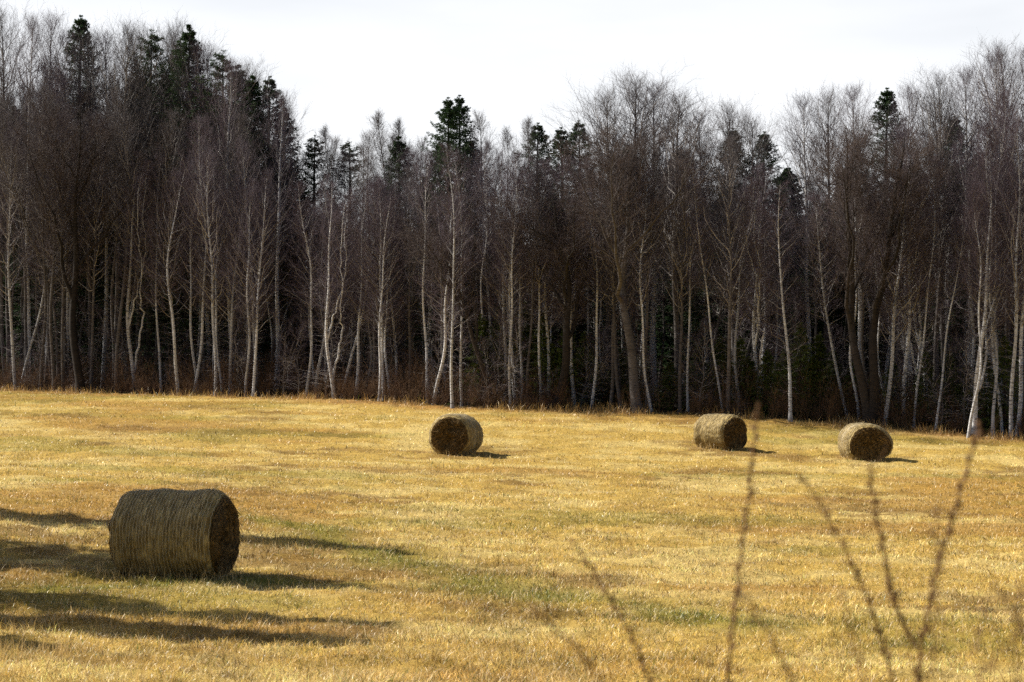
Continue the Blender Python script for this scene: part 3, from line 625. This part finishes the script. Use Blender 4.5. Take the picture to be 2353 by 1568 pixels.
# ------------------------------------------------------------------ foreground stems, out of focus
M_STEM, nt, b = mat('dry_stem', .7, .2)
nt.links.new(ramp(nt, noise(nt, 30, detail=3), [(.35, (.095, .047, .018)), (.7, (.18, .092, .035))]), b.inputs['Base Color'])
def smooth_path(pts, k):
    pts = np.array(pts); d = np.concatenate([[0], np.cumsum(np.linalg.norm(np.diff(pts, axis=0), axis=1))]); t = np.linspace(0, d[-1], k * 3)
    q = np.stack([np.interp(t, d, pts[:, i]) for i in range(3)], -1)
    for _ in range(6): q[1:-1] = (q[:-2] + q[1:-1] * 2 + q[2:]) / 4
    return q
def weed(label, stems, root_px, D):
    rx = at(root_px, 1568, D)[0]; base = np.array([rx, D, gz(rx, D) - .02])
    root = empty('dry_weed', base); tag(root, label, 'weed', 'dry weed stems in front of the lens')
    for path, r in stems:
        pts = [at(px, py, D + .02 * i) for i, (px, py) in enumerate(path)]
        if path[0][1] >= 1560: pts = [base, base * .5 + pts[0] * .5 + np.array([0, 0, -.05])] + pts
        q = smooth_path(pts, 10) - base; n = len(q)
        r *= .92; R = np.linspace(r, r * .4, n)[None]
        # small buds and leaf scars along the stem
        seg = np.cumsum(np.linalg.norm(np.diff(q, axis=0), axis=1)); m = max(int(seg[-1] / .022), 4)
        Pb, _ = spawn(q[None], R, m, .1, 1, lambda t, l: .017 + 0 * t, .6, .1, 4, .1, 0)
        Pt, Rt = spawn(q[None], R, max(int(seg[-1] / .11), 3), .2, .97, lambda t, l: .055 + .05 * (1 - t), .55, .2, 6, .03, .08, rmin=.0011)
        for q1, r1 in zip(Pt, Rt): build('side_twig', [(*tubes(q1[None], r1[None], 4), 0)], [M_STEM], root)
        Rb = np.array([.0012, .0029, .0022, .0004])[None] * np.ones((len(Pb), 1)) * (r / .0034)
        build('stem', [(*tubes(q[None], R, 6), 0), (*tubes(Pb, Rb, 4), 0)], [M_STEM], root)
weed('single tall blurred dry stem curving up past the netted bale', [([(1665, 1568), (1690, 1380), (1715, 1180), (1735, 1030), (1743, 925)], .0056)], 1650, 3.4)
weed('blurred dry weed forking into several stems below the right-hand bale', [([(2100, 1568), (2108, 1480), (2150, 1300), (2212, 1120), (2246, 1010), (2252, 975)], .006), ([(2106, 1490), (2062, 1410), (2028, 1260), (2003, 1120), (1997, 1060)], .0046), ([(2066, 1568), (2022, 1440), (1978, 1310), (1920, 1210), (1870, 1135), (1845, 1098)], .0048)], 2095, 3.3)
weed('blurred slanting dry stem standing left of the tall single stem', [([(1512, 1568), (1460, 1450), (1385, 1350), (1342, 1290), (1318, 1245)], .0046)], 1560, 3.5)
weed('faint low dry stem leaning left at bottom centre', [([(1445, 1568), (1340, 1480), (1265, 1430), (1220, 1400)], .003)], 1500, 2.5)
weed('faint low dry stem between the single stem and the forked weed', [([(1865, 1568), (1805, 1485), (1735, 1400), (1705, 1360)], .0032)], 1900, 2.4)
weed('faint dry stem standing just left of the forked weed at the frame bottom', [([(2010, 1568), (1985, 1500), (1950, 1430), (1935, 1370)], .003), ([(2135, 1568), (2150, 1400), (2160, 1260), (2150, 1160)], .0028)], 2060, 2.3)
weed('faint dry stem curving up along the bottom right corner', [([(2325, 1568), (2342, 1490), (2349, 1410), (2346, 1330)], .0026)], 2310, 2.4)
weed('faint dry stem slanting right between the forked weed and the corner', [([(2190, 1568), (2235, 1510), (2300, 1465), (2360, 1440)], .0026), ([(2235, 1510), (2250, 1440), (2275, 1400)], .002)], 2150, 2.4)
weed('faint dry stem rising at the right behind the forked weed', [([(2420, 1568), (2390, 1420), (2330, 1370), (2280, 1335)], .003)], 2430, 2.4)

# ------------------------------------------------------------------ light
B_AZ = math.radians(20); EL = math.radians(43)
to_sun = Vector((-math.cos(B_AZ) * math.cos(EL), math.sin(B_AZ) * math.cos(EL), math.sin(EL)))
# spruces just out of frame on the left: their shadows fall across the near bale and the foreground
SH = [((970, 1278), 15, .95, 'first'), ((865, 1358), 15.5, 1.55, 'second'), ((925, 1440), 15, 1.0, 'third'), ((890, 1488), 15, 1.0, 'fourth'), ((150, 1497), 15, 1.1, 'fifth')]
for (px, py), H, wd, nm in SH:
    t = gpt(px, py); Ls = H / math.tan(EL)
    x_ = t[0] - math.cos(B_AZ) * Ls; y_ = t[1] + math.sin(B_AZ) * Ls
    Hh = H + (float(ground(np.array([t[0]]), np.array([t[1]]))[0]) - gz(x_, y_))
    place('dense', x_, y_, Hh, 'spruce outside the left of the view, casting the %s long shadow from the back' % nm, 'spruces shading the foreground from the left', wid=wd)
sun_d = bpy.data.lights.new('sun', 'SUN'); sun_d.energy = 5.0; sun_d.angle = math.radians(.53); sun_d.color = (1, .93, .80)
sun = bpy.data.objects.new('sun', sun_d); C.objects.link(sun); sun.rotation_mode = 'QUATERNION'; sun.rotation_quaternion = to_sun.to_track_quat('Z', 'Y'); sun.location = (-30, 30, 60)
w = bpy.data.worlds.new('World'); sc.world = w; w.use_nodes = True; nt = w.node_tree
sky = nt.nodes.new('ShaderNodeTexSky'); sky.sky_type = 'NISHITA'; sky.sun_disc = False; sky.sun_elevation = EL; sky.sun_rotation = math.atan2(to_sun.x, to_sun.y)
sky.air_density = 1.0; sky.dust_density = 3.0; sky.ozone_density = 1.0
bg = nt.nodes['Background']; # thin bright haze low in the sky
geo = nt.nodes.new('ShaderNodeTexCoord'); sx = nt.nodes.new('ShaderNodeSeparateXYZ'); nt.links.new(geo.outputs['Generated'], sx.inputs[0])
mr = nt.nodes.new('ShaderNodeMapRange'); mr.interpolation_type = 'SMOOTHSTEP'; mr.inputs[1].default_value = .14; mr.inputs[2].default_value = .42; mr.inputs[3].default_value = .85; mr.inputs[4].default_value = .0; nt.links.new(sx.outputs[2], mr.inputs[0])
dt = nt.nodes.new('ShaderNodeVectorMath'); dt.operation = 'DOT_PRODUCT'; dt.inputs[1].default_value = (-.42, .91, 0); nt.links.new(geo.outputs['Generated'], dt.inputs[0])
mr3 = nt.nodes.new('ShaderNodeMapRange'); mr3.interpolation_type = 'SMOOTHSTEP'; mr3.inputs[1].default_value = .1; mr3.inputs[2].default_value = .72; nt.links.new(dt.outputs['Value'], mr3.inputs[0])
wisp = N(nt, 'ShaderNodeTexNoise'); wisp.inputs['Scale'].default_value = 5; wisp.inputs['Detail'].default_value = 4; wmp = N(nt, 'ShaderNodeMapping'); wmp.inputs['Scale'].default_value = (1, 1, 5); nt.links.new(geo.outputs['Generated'], wmp.inputs[0]); nt.links.new(wmp.outputs[0], wisp.inputs['Vector'])
wr = N(nt, 'ShaderNodeMapRange'); wr.inputs[1].default_value = .35; wr.inputs[2].default_value = .6; wr.inputs[3].default_value = .86; nt.links.new(wisp.outputs['Fac'], wr.inputs[0])
veil = N(nt, 'ShaderNodeMath', operation='MULTIPLY'); nt.links.new(mr.outputs[0], veil.inputs[0]); nt.links.new(mr3.outputs[0], veil.inputs[1])
veil2 = N(nt, 'ShaderNodeMath', operation='MULTIPLY'); nt.links.new(veil.outputs[0], veil2.inputs[0]); nt.links.new(wr.outputs[0], veil2.inputs[1])
hz = mixc(nt, veil2.outputs[0], sky.outputs[0], (11.9, 12.0, 12.25)); nt.links.new(hz, bg.inputs[0]); bg.inputs[1].default_value = .056
vs = sc.view_settings; vs.view_transform = 'Standard'; vs.look = 'None'; vs.exposure = 0.82; vs.gamma = 1.0; vs.use_curve_mapping = False
sc.cycles.use_denoising = False
sc.cycles.sample_clamp_direct = 12; sc.cycles.sample_clamp_indirect = 4
sc.cycles.max_bounces = 5; sc.cycles.diffuse_bounces = 3; sc.cycles.transmission_bounces = 3
